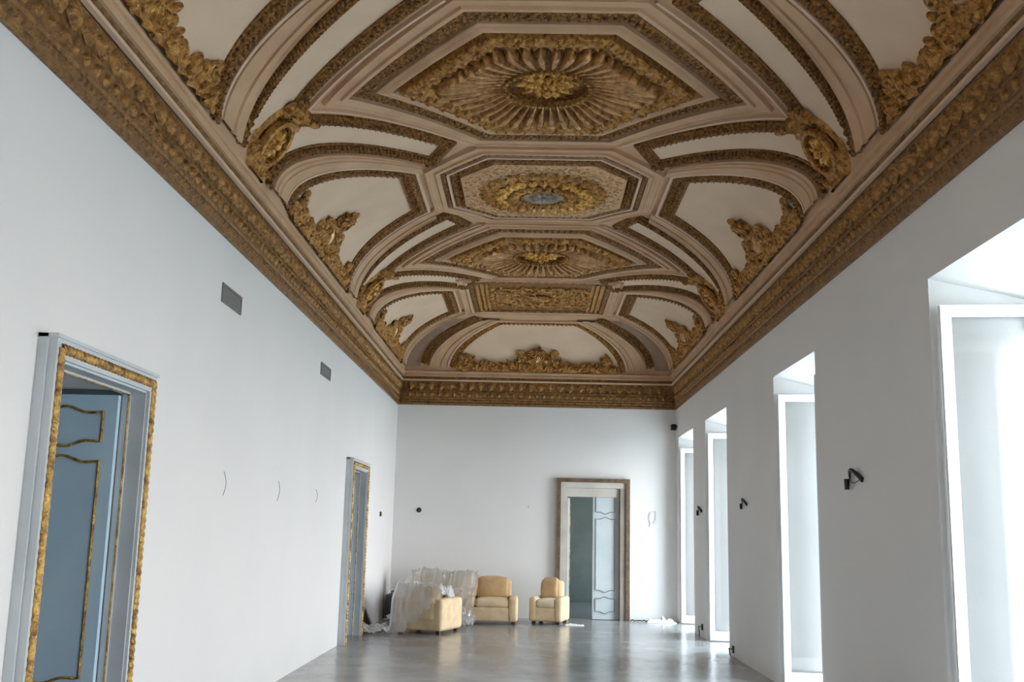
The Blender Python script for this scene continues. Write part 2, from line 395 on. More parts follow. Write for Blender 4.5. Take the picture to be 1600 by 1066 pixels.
hB = lambda A: .9 + (A - 1.32) * 1.1
def line(yc, ys, fn, A0, A1, n=18):       # developed-surface points of a plan line, A from A0 to A1
    s0, s1 = A2s(A0), A2s(A1)
    out = []
    for i in range(n + 1):
        s = s0 + (s1 - s0) * i / n; A = WH - s2d(s); out.append((s, yc + ys * fn(A)))
    return out
AF = WH - .004
def bay(yc, top, near=True, far=True):
    """panel bay of the cove: trapezoid field with gilded border and the broad stucco ribs on either side"""
    hT = lambda A: top + (A - 1.46) * (1.85 - top) / 1.2
    hF = lambda A: hT(A) - .20
    for sg in (-1, 1):
        ch = side(sg)
        mb = MB(); patch(mb, ch, line(yc, -1, hF, AF, 1.66, 24), line(yc, 1, hF, AF, 1.66, 24), 10, .012); mb.build('plaster_field', 'field', CEIL)
        # gilded border
        path = line(yc, -1, hT, AF, 1.46, 24) + line(yc, 1, hT, 1.46, AF, 24)
        o = -1 if True else 1
        mb = MB(); ribbon(mb, ch, path, GB(.21, .028, .03), ds=.04, pat=rough_leaf(.13)); leaf_run(mb, ch, path, .105, .10, .10, .026, .03, .035); mb.build('gilded_border', 'dark', CEIL)
        mb = MB(); ribbon(mb, ch, path, [(-.03, -.01), (-.028, .045), (-.012, .05), (.008, .045), (.01, -.01)], ds=.06); mb.build('fillet', 'line', CEIL)
        # ribs
        for ys in (-1, 1):
            mb = MB(); patch(mb, ch, line(yc, ys, lambda A: hT(A) + .05, AF, 1.38, 24), line(yc, ys, lambda A: hB(A) + .05, AF, 1.38, 24), pr=[(0, -.01), (.02, .05), (.45, .05), (.47, .035), (.60, .035), (.62, .055), (.72, .055), (.74, .04), (.9, .04), (.98, .06), (1, -.01)])
            mb.build('rib', 'plaster', CEIL)
def pend(yc1, yc2, tip=1.22):
    """pendentive between two bays: chevron field with gilded borders round the point of the sunburst panel"""
    ym = (yc1 + yc2) / 2; hw = (yc2 - yc1) / 2
    Av = lambda c: 1.32 + (hw - .9 - c) / 1.1
    for sg in (-1, 1):
        ch = side(sg)
        L = lambda yc, ys, c, A0, A1, n=18: line(yc, ys, lambda A: hB(A) + c, A0, A1, n)
        # chevron outline: bay1 side (ys=+1) outer line up to its tip, back to the vertex, out to the other tip, down to the foot
        path = L(yc1, 1, .07, AF, tip, 24) + L(yc1, 1, 1.0, tip - .28, Av(1.0), 14) + L(yc2, -1, 1.0, Av(1.0), tip - .28, 14)[1:] + L(yc2, -1, .07, tip, AF, 24)
        mb = MB(); ribbon(mb, ch, path, GB(.16, .03, .03), ds=.04, pat=rough_leaf(.12)); leaf_run(mb, ch, path, .08, .085, .08, .022, .028, .035); mb.build('gilded_border', 'dark', CEIL)
        for ycc, ys in ((yc1, 1), (yc2, -1)):
            v = 2.62; mb = MB(); patch(mb, ch, L(ycc, ys, .24, v, tip, 16), L(ycc, ys, .84, min(v, Av(.86)), tip - .1, 16), 6, .012); mb.build('plaster_field', 'field', CEIL)
        # raised stucco frame between the chevron and the sunburst panel
        path = L(yc1, 1, 1.12, tip - .40, Av(1.12), 14) + L(yc2, -1, 1.12, Av(1.12), tip - .40, 14)[1:]
        mb = MB(); ribbon(mb, ch, path, [(.015, -.01), (.013, .035), (-.013, .035), (-.015, -.01)], ds=.06); mb.build('fillet', 'line', CEIL)
for yc, top in ((18.0, .86), (12.0, .72), (6.0, .86), (0.0, .86)): bay(yc, top)
pend(12, 18); pend(6, 12)
# corner at the far end: half chevrons running into the groin, then the end panel
for sg in (-1, 1):
    ch = side(sg)
    mb = MB(); ribbon(mb, ch, line(18, 1, lambda A: hB(A) + .06, 2.45, 1.5, 20), [(.0, -.01), (.0, .04), (-.03, .04), (-.03, -.01)], ds=.05); mb.build('fillet', 'line', CEIL)
ET = .76
hE = lambda e: ET + (1.07 - e) * .95
def eline(sg, fn, e0, e1, n=20):
    s0, s1 = d2s(e0), d2s(e1); out = []
    for i in range(n + 1):
        s = s0 + (s1 - s0) * i / n; out.append((s, sg * fn(s2d(s))))
    return out
mb = MB(); patch(mb, endc, eline(-1, lambda e: hE(e) - .12, .004, 1.0, 24), eline(1, lambda e: hE(e) - .12, .004, 1.0, 24), 14, .012); mb.build('plaster_field', 'field', CEIL)
path = eline(-1, hE, .004, 1.07, 24) + eline(1, hE, 1.07, .004, 24)
mb = MB(); ribbon(mb, endc, path, GB(.14, .03, .03), ds=.04, pat=rough_leaf(.12)); leaf_run(mb, endc, path, .07, .085, .075, .02, .026, .035); mb.build('gilded_border', 'gold', CEIL)
mb = MB(); ribbon(mb, endc, path, [(-.03, -.01), (-.028, .045), (.008, .045), (.01, -.01)], ds=.06); mb.build('fillet', 'line', CEIL)
for sg in (-1, 1):
    mb = MB(); patch(mb, endc, eline(sg, lambda e: hE(e) + .05, .004, 1.15, 24), eline(sg, lambda e: hE(e) + .40, .004, 1.15, 24), pr=[(0, -.01), (.02, .05), (.3, .05), (.32, .035), (.7, .035), (.72, .055), (.98, .055), (1, -.01)]); mb.build('rib', 'plaster', CEIL)
    pth = eline(sg, lambda e: hE(e) + .42, .01, 1.15, 24); k = -1 if sg < 0 else 1
    mb = MB(); ribbon(mb, endc, pth, [(k * q[0], *q[1:]) for q in GB(.16, .03, .03)], ds=.04, pat=rough_leaf(.12)); leaf_run(mb, endc, pth, k * .08, .09, .08, .022, .028, .035); mb.build('gilded_border', 'dark', CEIL)
    # brown corner web between the end rib and the last side rib
    ch = side(sg)
    LA = []; LB = []; LC = []
    for i in range(25):
        s = A2s(AF) + (A2s(1.55) - A2s(AF)) * i / 24; d = s2d(s)
        LA.append((s, 18 + hB(WH - d) + .10)); LB.append((s, YB - d))
    LA = [(a, min(y, b[1])) for (a, y), b in zip(LA, LB)]
    mb = MB(); patch(mb, ch, LA, LB, 6, .012)
    EA = []; EB = []
    for i in range(25):
        s = d2s(.004) + (d2s(1.12) - d2s(.004)) * i / 24; d = s2d(s); EA.append((s, sg * (WH - d))); EB.append((s, sg * min(WH - d, hE(d) + .58)))
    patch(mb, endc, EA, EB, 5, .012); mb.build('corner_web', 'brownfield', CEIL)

# stucco frames of the flat: ribs framing the coffers
def hexpts(yc, vx=1.84, cx=.68, cy=1.38): return [(vx, yc), (cx, yc + cy), (-cx, yc + cy), (-vx, yc), (-cx, yc - cy), (cx, yc - cy)]
def octpts(yc): return [(1.20, yc - .62), (1.20, yc + .62), (.66, yc + 1.19), (-.66, yc + 1.19), (-1.2, yc + .62), (-1.2, yc - .62), (-.66, yc - 1.19), (.66, yc - 1.19)]
def rectpts(yc): return [(1.20, yc - 1.17), (1.20, yc + 1.17), (-1.2, yc + 1.17), (-1.2, yc - 1.17)]
for pts in (hexpts(9), hexpts(15), octpts(12), rectpts(17.85)):
    mb = MB(); ribbon(mb, plan, pts, [(0.0, -.02), (0.0, .05), (-.05, .055), (-.06, .03), (-.14, .03), (-.15, .045), (-.17, .045), (-.18, -.01)], closed=True, ds=.1); mb.build('coffer_frame', 'plaster', CEIL)

# ------------------------------------------------------------------ coffers
def sunburst(yc, label):
    p0 = plan(0, yc)[0]
    T = thing('sunburst_coffer', p0, label, 'ceiling coffer', 'sunburst coffers on the vault')
    hx = hexpts(yc)
    mb = MB(); ribbon(mb, plan, hx, [(.02, .0), (.03, .03), (.045, .02, .02), (.08, .015, .035), (.12, .015, .035), (.16, .02, .02), (.175, .03), (.185, .0)], closed=True, ds=.03, pat=egg(.085)); leaf_run(mb, plan, hx, .105, .085, .07, .022, .026, .03, closed=True); mb.build('egg_moulding', 'dark', T)
    mb = MB(); ribbon(mb, plan, hx, [(.19, 0), (.195, .05), (.215, .065), (.235, .055), (.25, .075), (.285, .085), (.305, .07), (.315, .0)], closed=True, ds=.08); mb.build('bar_moulding', 'plaster', T)
    # deep gilded band, leaves and flowers in high relief
    mb = MB(); ribbon(mb, plan, hx, [(.36, .0), (.37, .09), (.40, .10, .02), (.45, .10, .03), (.50, .09, .02), (.52, .085), (.56, .05)], closed=True, ds=.03, pat=rough_leaf(.1))
    ring = resample([Vector(p) for p in insetpoly(hx, .44)], .105, True)
    for i, c in enumerate(ring):
        nx = (ring[(i + 1) % len(ring)] - c).normalized(); P, N = plan(c.x, c.y); Tn = Vector((nx.x, nx.y, 0)); B = N.cross(Tn).normalized()
        if i % 4 == 0:
            for k in range(6):
                a = k / 6 * 2 * pi; d = Tn * cos(a) + B * sin(a); mb.leaf(P + N * .10 + d * .012, d, N, .06, .024, .028, .012, nu=4, nv=3, lobes=False)
            mb.ell(P + N * .125, Tn * .018, B * .018, N * .018, 6, 4)
        else:
            for sgn in (-1, 1): mb.leaf(P + N * .10, (Tn * (.5 * (1 if i % 2 else -1)) + B * sgn), N, .085, .03, .032, .02, nu=5, nv=3)
    mb.build('floral_band', 'gold', T)
    # backing behind the petals, with the round opening
    n = 80; hin = insetpoly(hx, .55); rows = []
    def hexr(a):
        d = Vector((cos(a), sin(a))); best = 9
        for i in range(6):
            p = Vector(hin[i]) - Vector((0, yc)); q = Vector(hin[(i + 1) % 6]) - Vector((0, yc)); e = q - p; den = d.x * e.y - d.y * e.x
            if abs(den) < 1e-9: continue
            t = (p.x * e.y - p.y * e.x) / den; u = (p.x * d.y - p.y * d.x) / den
            if t > 0 and -.001 <= u <= 1.001: best = min(best, t)
        return best
    R0 = lambda a: 1 / sqrt((cos(a) / .37) ** 2 + (sin(a) / .35) ** 2)
    for r, h in ((0, -.01), (0, .06), (.06, .075), (.5, .06), (1, .055)):
        row = []
        for i in range(n):
            a = 2 * pi * i / n; rr = R0(a) + (hexr(a) - R0(a)) * r; P, N = plan(rr * cos(a), yc + rr * sin(a)); row.append(P + N * h)
        rows.append(row)
    mb = MB(); mb.grid(rows, closed_v=True); mb.build('backing', 'dark', T)
    mb = MB(); mb.grid([[plan(r * .39 * cos(2 * pi * k / 40), yc + r * .37 * sin(2 * pi * k / 40))[0] + Vector((0, 0, -.008)) for k in range(40)] for r in (1, .5, .001)], closed_v=True); mb.build('recess_ground', 'dark', T)  # dark disc paints in the shade of a deeper opening
    # petals
    K = 40; angs = []; m = 720; acc = [0]
    for i in range(m):      # petals spread evenly along the rim
        a = 2 * pi * i / m; b = 2 * pi * (i + 1) / m
        ra, rb = .5 * hexr(a) + .5, .5 * hexr(b) + .5
        acc.append(acc[-1] + sqrt((ra * cos(a) - rb * cos(b)) ** 2 + (ra * sin(a) - rb * sin(b)) ** 2))
    for k in range(K):
        t = acc[-1] * (k + .5) / K
        i = next(q for q in range(m) if acc[q + 1] >= t); angs.append(2 * pi * (i + .5) / m)
    for k, a in enumerate(angs):
        a2 = angs[(k + 1) % K] + (2 * pi if k == K - 1 else 0); a1 = angs[k - 1] - (2 * pi if k == 0 else 0); da = (a2 - a1) / 2
        r0 = R0(a) + .05; r1 = hexr(a) - .015; mb = MB(); rows = []
        nr = 12
        for i in range(nr + 1):
            t = i / nr; r = r0 + (r1 - r0) * t; half = r * da * .5 * .80; env = min(1, .35 + t * 1.5) * (1 if t < .82 else sqrt(max(0, 1 - ((t - .82) / .18) ** 2)))
            row = []
            for j in range(9):
                c = -1 + j / 4; x = half * c * max(env, .02); hh = .045 + (.075 + .045 * t) * max(0, (1 - c * c)) ** .5 * (max(env, .05) ** .5) + .02 * t
                if abs(c) < .3: hh -= .010 * env        # hollow down the middle
                P, N = plan(r * cos(a) - x * sin(a), yc + r * sin(a) + x * cos(a)); row.append(P + N * hh)
            rows.append(row)
        mb.grid(rows); o = mb.build('petal', 'petal', T)
    # bead ring round the opening and the boss in it
    mb = MB()
    for k in range(36):
        a = 2 * pi * k / 36; r = R0(a) + .025; P, N = plan(r * cos(a), yc + r * sin(a)); mb.ell(P + N * .085, Vector((.026, 0, 0)), Vector((0, .026, 0)), N * .03, 6, 4)
    mb.build('bead_ring', 'gold', T)
    mb = MB(); P, N = plan(0, yc); X, Y = Vector((1, 0, 0)), Vector((0, 1, 0))
    for ringn, (L, W_, r, h, cu) in enumerate(((.24, .06, .05, .02, .035), (.17, .05, .03, .05, .04), (.10, .035, .01, .08, .03))):
        for k in range(10):
            a = 2 * pi * (k + ringn * .5) / 10; d = X * cos(a) + Y * sin(a); mb.leaf(P + N * h + d * r, d, N, L, W_, .03, cu, nu=6, nv=5)
    mb.ell(P + N * .12, X * .05, Y * .05, N * .045, 10, 6); mb.build('flower_boss', 'bright', T)
def insetpoly(pts, o):
    n = len(pts); out = []
    for i in range(n):
        p = Vector(pts[i]); t1 = (p - Vector(pts[i - 1])).normalized(); t2 = (Vector(pts[(i + 1) % n]) - p).normalized()
        n1 = Vector((-t1.y, t1.x)); n2 = Vector((-t2.y, t2.x)); out.append(p + (n1 + n2) / (1 + n1.dot(n2)) * o)
    return out
sunburst(9, 'large six-sided gilded sunburst coffer overhead, the nearer and larger of the two')
sunburst(15, 'six-sided gilded sunburst coffer farther down the vault, between the octagonal and the rectangular coffers')

yc = 12.0; T = thing('octagonal_coffer', plan(0, yc)[0], 'octagonal coffer with a pale stippled field and round gilded rosette, between the two sunburst coffers', 'ceiling coffer')
op = octpts(yc)
mb = MB(); ribbon(mb, plan, op, [(.0, .0), (.005, .03), (.015, .01, .03), (.035, .01, .04), (.055, .01, .03), (.065, .0)], closed=True, ds=.02, pat=egg(.09)); mb.build('egg_moulding', 'dark', T)
mb = MB(); ribbon(mb, plan, op, [(.07, .0), (.072, .06), (.10, .06), (.105, .0)], closed=True, ds=.1); mb.build('fillet', 'line', T)
mb = MB(); ribbon(mb, plan, op, [(.105, .0), (.11, .02), (.13, .02, .02), (.17, .015, .03), (.21, .02, .02), (.235, .03), (.24, .06)], closed=True, ds=.04, pat=rough_leaf(.1)); leaf_run(mb, plan, op, .17, .09, .075, .022, .028, .03, closed=True); mb.build('gilded_band', 'dark', T)
inn = insetpoly(op, .235); rows = []
for t, h in ((1, .02), (1, .075), (.97, .085), (.8, .085), (.6, .085), (.4, .085)):
    rows.append([plan(p.x * t, yc + (p.y - yc) * t)[0] + plan(p.x * t, yc + (p.y - yc) * t)[1] * h for p in resample(inn, .1, True)])
mb = MB(); mb.grid(rows, closed_v=True)
rng = random.Random(3)
for k in range(520):      # stippled leaf relief of the field
    a = rng.uniform(0, 2 * pi); r = rng.uniform(.72, 1.05); x, y = r * cos(a), r * sin(a) * .98
    if abs(x) > .93 or abs(y) > .92 or abs(x) + abs(y) > 1.42: continue
    P, N = plan(x, yc + y); mb.ell(P + N * .085, Vector((.02, 0, 0)), Vector((0, .014, 0)), N * .014, 5, 4)
mb.build('stippled_field', 'pale', T)
X, Y = Vector((1, 0, 0)), Vector((0, 1, 0))
P0, N0 = plan(0, yc)
mb = MB(); mb.grid([[plan(r * cos(2 * pi * k / 60), yc + r * sin(2 * pi * k / 60))[0] + N0 * (h + .012 * sin(k * 2.9 + r * 40)) for k in range(60)] for r, h in ((.70, .08), (.68, .105), (.6, .12), (.5, .125), (.4, .13), (.3, .13))], closed_v=True); mb.build('rosette_ground', 'gold', T)
for (r, L, W_, h, cu, K, m_) in ((.57, .20, .055, .10, .02, 32, 'gold'), (.42, .20, .055, .13, .04, 24, 'bright'), (.29, .15, .045, .14, .04, 20, 'gold')):
    mb = MB()
    for k in range(K):
        a = 2 * pi * (k + .5 * (K == 20)) / K; d = X * cos(a) + Y * sin(a); P, N = plan(r * cos(a), yc + r * sin(a)); mb.leaf(P + N * h, d, N, L, W_, .04, cu)
    mb.build('leaf_ring', m_, T)
mb = MB()
mb.grid([[P0 + N0 * h + (X * cos(2 * pi * k / 32) + Y * sin(2 * pi * k / 32)) * r for k in range(32)] for r, h in ((.27, .07), (.27, .13), (.22, .14), (.15, .12), (.001, .11))], closed_v=True)
for k in range(8):
    a = 2 * pi * k / 8; d = X * cos(a) + Y * sin(a); mb.leaf(P0 + N0 * .125 + d * .03, d, N0, .14, .045, .03, .01)
CEN = mb.build('rosette_centre', mat('grey_stucco_boss', (.24, .205, .165), .85, bump=.3, col2=(.33, .285, .235), cscale=9), T)
mb = MB(); mb.tube([P0 + (X * cos(2 * pi * k / 32) + Y * sin(2 * pi * k / 32)) * .26 + N0 * .14 for k in range(33)], .012, 6)
for k in range(28):
    a = 2 * pi * k / 28; d = X * cos(a) + Y * sin(a); mb.ell(P0 + d * .26 + N0 * .145, X * .022, Y * .022, N0 * .022, 6, 4)
mb.build('bead_ring', 'gold', CEN)

yc = 17.85; T = thing('rectangular_coffer', plan(0, yc)[0], 'long rectangular gilded coffer with scrolling relief, farthest along the middle of the vault', 'ceiling coffer')
rc = rectpts(yc)
mb = MB(); ribbon(mb, plan, rc, [(.0, .0), (.005, .03), (.02, .01, .04), (.05, .01, .05), (.08, .01, .04), (.09, .0)], closed=True, ds=.025, pat=egg(.15)); mb.build('egg_moulding', 'dark', T)
for sg in (-1, 1):
    mb = MB()
    for i, x in enumerate((1.05, .97, .89)):
        mb.grid([[plan(sg * (x + dx), yc + t)[0] + Vector((0, 0, -h)) for dx, h in ((-.03, 0), (-.022, .05), (.022, .05), (.03, 0))] for t in (-1.05, -.5, 0, .5, 1.05)])
    mb.build('reeded_strip', 'bright', T)
mb = MB(); mb.grid([[plan(x * .86, yc + t)[0] + Vector((0, 0, -.03)) for x in (-1, -.5, 0, .5, 1)] for t in (-1.06, -.5, 0, .5, 1.06)]); mb.build('relief_ground', 'dark', T)
mb = MB(); rng = random.Random(5)
for sx in (-1, 1):
    for sy in (-1, 1):
        for (cx, cy, R) in ((.24, .55, .2), (.60, .50, .22), (.42, .16, .15), (.70, .14, .1)):
            pts = []; rr = []
            for i in range(34):
                t = i / 33; a = t * 4 * pi * sx * sy; r = R * (1 - .85 * t); pts.append(P0 * 0 + plan(sx * cx + r * cos(a), yc + sy * cy + r * sin(a))[0] + Vector((0, 0, -.045))); rr.append(.026 * (1 - .4 * t))
            mb.tube(pts, rr, 6)
            for k in range(7):
                a = 2 * pi * k / 7; d = X * cos(a) + Y * sin(a); P = plan(sx * cx, yc + sy * cy)[0]; mb.leaf(P + d * R * .8 + Vector((0, 0, -.04)), d, Vector((0, 0, -1)), .13, .035, .035, .03)
for k in range(12):
    a = 2 * pi * k / 12; d = X * cos(a) + Y * sin(a); mb.leaf(plan(0, yc)[0] + Vector((0, 0, -.05)) + d * .03, d, Vector((0, 0, -1)), .17, .045, .04, .03)
mb.build('scroll_relief', 'gold', T)

# ------------------------------------------------------------------ cartouches low in the coves, medallions on the pendentives
def cartouche(chart, yc, half, label, hs=1.0, bw=.42):
    c0, n0 = chart(.2, yc); T = thing('cove_cartouche', c0, label, 'cartouche', 'gilded cartouches at the foot of the coves')
    def top(t):      # height of the relief above the cornice at lateral position t
        a = abs(t); v = .17 + .20 * max(0, 1 - abs(a - half * .86) / .13)
        v = max(v, .17 + .32 * max(0, 1 - (a / (half * bw)) ** 1.5)); v = max(v, hs * .70 * (1 if a < .10 else max(0, 1 - (a - .10) / .12)))
        return v + .02 * sin(t * 31)
    # ground of the relief
    nt_, ns = 90, 16; rows = []
    for i in range(nt_ + 1):
        t = -half + 2 * half * i / nt_; row = []
        for j in range(ns + 1):
            u = j / ns; s = .004 + top(t) * u * .94; h = .03 + .035 * (noise.noise(Vector((t * 9, s * 9, yc))) + .4) + .02 * abs(sin(t * 18 + s * 9))
            if j == ns: h = -.01
            P, N = chart(s, yc + t); row.append(P + N * h)
        rows.append(row)
    gmb = MB(); gmb.grid(rows, flip=False)
    def loc(s, t, ds, dt):
        P, N = chart(s, yc + t); Q, _ = chart(s + ds * .05, yc + t + dt * .05); d = (Q - P).normalized(); return P, N, d
    mb = gmb; rng = random.Random(int(abs(yc) * 10))
    k = 0; t = -half + .05
    while t < half - .04:
        tt = top(t)
        for q in range(int(2 + tt / .12)):
            s = .04 + (tt - .08) * q / max(1, int(1 + tt / .12)); P, N, d = loc(s, t, .6 + rng.uniform(-.6, .8), rng.uniform(-.8, .8)); mb.leaf(P + N * .04, d, N, rng.uniform(.10, .16), rng.uniform(.03, .045), .045, .03, nu=5)
        t += .085
    mb.build('acanthus_relief', 'gold', T)
    # scrolls at the shoulders and ends
    for sx in (-1, 1):
        for (t0, s0, R, tk) in ((half * .22, .42, .085, .024), (half * .86, .30, .08, .022)):
            mb = MB(); pts = []; rr = []
            for i in range(30):
                u = i / 29; a = -pi / 2 + u * 3.6 * pi; r = R * (1 - .8 * u); P, N = chart(s0 + r * sin(a), yc + sx * (t0 - r * cos(a))); pts.append(P + N * (.05 + .03 * u)); rr.append(tk * (1 - .3 * u))
            mb.tube(pts, rr, 7); mb.build('volute', 'gold', T)
    # shell
    mb = MB(); P, N, d = loc(.20, 0, 1, 0); B = N.cross(d)
    for k in range(9):
        a = (k - 4) / 4 * 1.15; dd = d * cos(a) + B * sin(a); mb.leaf(P + N * .06, dd, N, .24, .04, .045, .03, lobes=False)
    mb.build('shell', 'petal', T)
    # crest: small crowned scroll standing clear of the cove
    mb = MB(); P, N, d = loc(hs * .56, 0, 1, 0); B = N.cross(d)
    for sx in (-1, 1):
        pts = []; rr = []
        for i in range(22):
            u = i / 21; a = pi * .1 + u * 2.6 * pi; r = .075 * (1 - .7 * u); pts.append(P + N * (.09 + .02 * u) + B * (sx * (.085 + r * cos(a))) + d * (.02 + r * sin(a))); rr.append(.021 * (1 - .3 * u))
        mb.tube(pts, rr, 7)
    for k in range(5):
        a = (k - 2) / 2 * .8; mb.leaf(P + N * .08 + d * .02, d * cos(a) + B * sin(a), N, .15, .03, .04, .04)
    mb.build('crest', 'gold', T)
    return T
HF = 1.62
NM = {(-1, 6): 'gilded cartouche in the nearest left cove panel, cut by the top edge', (1, 6): 'gilded cartouche in the nearest right cove panel, cut by the top edge',
      (-1, 12): 'gilded cartouche with winged crest in the left cove panel beside the octagonal coffer', (1, 12): 'dark gilded cartouche in the right cove panel beside the octagonal coffer',
      (-1, 18): 'small gilded cartouche in the farthest left cove panel, beside the rectangular coffer', (1, 18): 'small gilded cartouche in the farthest right cove panel, beside the rectangular coffer'}
for (sg, yb), lab in NM.items(): cartouche(side(sg), yb, HF, lab)
cartouche(endc, 0, 1.62, 'gilded cartouche centred above the far end wall', hs=.74, bw=.30)

def medallion(sg, yc, label):
    ch = side(sg); s0 = A2s(2.56); P, N = ch(s0, yc); T = thing('gilded_medallion', P, label, 'medallion', 'round gilded medallions between the ribs')
    # leafy ground filling the foot of the pendentive
    rows = []
    for i in range(25):
        u = i / 24; s = .004 + .84 * u; wd = (.62 - .16 * abs(u - .55)) * .5 if u < .8 else .25 * (1 - (u - .8) / .2) + .02
        wd = min(wd, max(.05, 3 - hB(WH - s2d(s)) - .05))
        rows.append([ch(s, yc + wd * c)[0] + ch(s, yc + wd * c)[1] * ((.03 + .04 * (noise.noise(Vector((s * 11, c * 6, yc))) + .4)) if abs(c) < .99 else -.01) for c in [-1 + j / 6 for j in range(13)]])
    mb = MB(); mb.grid(rows); rng = random.Random(11)
    for k in range(60):
        s = rng.uniform(.03, .78); t = rng.uniform(-.24, .24); A = WH - s2d(s)
        if abs(t) > 3 - hB(A) - .1: t *= .5
        if (s - s0) ** 2 + t * t < .27 ** 2: continue
        P, N = ch(s, yc + t); Q, _ = ch(s + .05, yc + t + rng.uniform(-.05, .05)); mb.leaf(P + N * .04, (Q - P), N, .13, .04, .05, .03, nu=5)
    mb.build('acanthus_relief', 'gold', T)
    B = Vector((0, 1, 0)); P, N = ch(s0, yc); Dn = N.cross(B).normalized()
    mb = MB(); R = .22; rows = []
    for k in range(28):
        a = 2 * pi * k / 28; d = B * cos(a) + Dn * sin(a); rows.append([P + d * (R + .035 * cos(b)) + N * (.10 + .045 * sin(b)) for b in [2 * pi * j / 8 for j in range(8)]])
    mb.grid(rows, closed_u=True, closed_v=True); mb.build('rim', 'gold', T)
    mb = MB(); mb.grid([[P + (B * cos(2 * pi * k / 24) + Dn * sin(2 * pi * k / 24)) * r + N * h for k in range(24)] for r, h in ((.2, .06), (.12, .075), (.001, .085))], closed_v=True)
    DISC = mb.build('disc', 'dark', T)
    mb = MB()
    for k in range(8):
        a = 2 * pi * k / 8; d = B * cos(a) + Dn * sin(a); mb.leaf(P + N * .08 + d * .02, d, N, .14, .045, .05, .03)
    mb.ell(P + N * .13, B * .05, Dn * .05, N * .04, 8, 6); mb.build('flower', 'bright', DISC)
medallion(-1, 9, 'round gilded medallion low on the left of the vault, beside the near sunburst coffer')
medallion(1, 9, 'round gilded medallion low on the right of the vault, beside the near sunburst coffer')
medallion(-1, 15, 'small round gilded medallion low on the left of the vault, beside the farther sunburst coffer')
medallion(1, 15, 'small round gilded medallion low on the right of the vault, beside the farther sunburst coffer')

# ------------------------------------------------------------------ cornice
CP = [  # (projection, z, pattern weight) ; split by finish
    ('base_moulding', 'cornice', [(0, 4.105), (.035, 4.105), (.04, 4.15), (.02, 4.165), (.022, 4.18, .012), (.03, 4.20, .018), (.024, 4.225, .012), (.035, 4.235), (.045, 4.25), (.035, 4.262)], .10),
    ('frieze', 'cornice', [(.035, 4.262), (.03, 4.28, .01), (.03, 4.31, .01), (.03, 4.34, .01), (.03, 4.365, .01), (.055, 4.375), (.055, 4.39), (.035, 4.40, .01), (.03, 4.43, .012), (.03, 4.47, .012), (.035, 4.52, .012), (.05, 4.56, .01), (.06, 4.585)], .24),
    ('lower_fillet', 'line', [(.07, 4.585), (.105, 4.59), (.11, 4.612), (.10, 4.618)], 0),
    ('gilded_hollow', 'cornice', [(.10, 4.618), (.085, 4.63), (.085, 4.66), (.10, 4.672)], 0),
    ('upper_fillet', 'plaster', [(.10, 4.672), (.125, 4.675), (.128, 4.70), (.118, 4.705), (.118, 4.74), (.14, 4.745), (.145, 4.775), (.13, 4.79), (.10, 4.80)], 0)]
def tongue(lam):
    def f(s, z):
        q = abs(cos(pi * s / lam)); return (q ** .7 if z > 4.395 else abs(sin(2 * pi * s / lam + z * 20)) ** .6) + .35 * noise.noise(Vector((s * 17, z * 30, 0)))
    return f
def cornice(n, fn, a0, a1, inset0, inset1, label):
    T = None
    for nm, m_, pr, lam in CP:
        mb = MB(); pat = tongue(lam) if lam else None; ds = .03 if lam else .5; k = int((a1 - a0) / ds); rows = []
        for i in range(k + 1):
            row = []
            for q in pr:
                s0, s1 = a0 + q[0] * inset0, a1 - q[0] * inset1; s = s0 + (s1 - s0) * i / k
                e = min(1, i / 6, (k - i) / 6) if lam else 1
                p = q[0] + (q[2] * pat(s, q[1]) * e if len(q) > 2 else 0); row.append(fn(s, p, q[1]))
            rows.append(row)
        mb.grid(rows)
        if T is None: T = struct(mb.build('trim_%d' % n, m_)); T['label'] = label
        else: mb.build(nm, m_, T)
def cornice_leaves(n, fn, a0, a1, T_):
    for nm, z0, lam, L, W_, H_, p0, m_ in (('tongue_row', 4.58, .20, -.185, .085, .05, .045, 'leafgold'), ('leaf_row', 4.28, .15, .095, .055, .035, .03, 'leafgold'), ('lower_leaf_row', 4.225, .07, -.05, .026, .018, .03, 'cornice')):
        mb = MB(); k = int((a1 - a0 - .3) / lam)
        for i in range(k):
            s_ = a0 + .15 + (i + .5) * lam; P = Vector(fn(s_, p0, z0)); Q = Vector(fn(s_, p0, z0 + (1 if L > 0 else -1))); N = Vector(fn(s_, p0 + 1, z0)) - P
            mb.leaf(P, Q - P, N, abs(L), W_, H_, .03 if nm == 'tongue_row' else .01, nu=5, nv=3, lobes=False)
        o = mb.build(nm, m_, T_)
def _c(n, fn, a0, a1, i0, i1, lab):
    cornice(n, fn, a0, a1, i0, i1, lab); cornice_leaves(n, fn, a0, a1, bpy.data.objects['trim_%d' % n])
_c(1, lambda s, p, z: (XL + p, s, z), YF, YE, 1, 1, 'gilded cornice along the top of the left wall')
_c(2, lambda s, p, z: (XR - p, s, z), YF, YE, 1, 1, 'gilded cornice along the top of the window wall')
_c(3, lambda s, p, z: (s, YE - p, z), XL, XR, 1, 1, 'gilded cornice along the top of the far end wall')

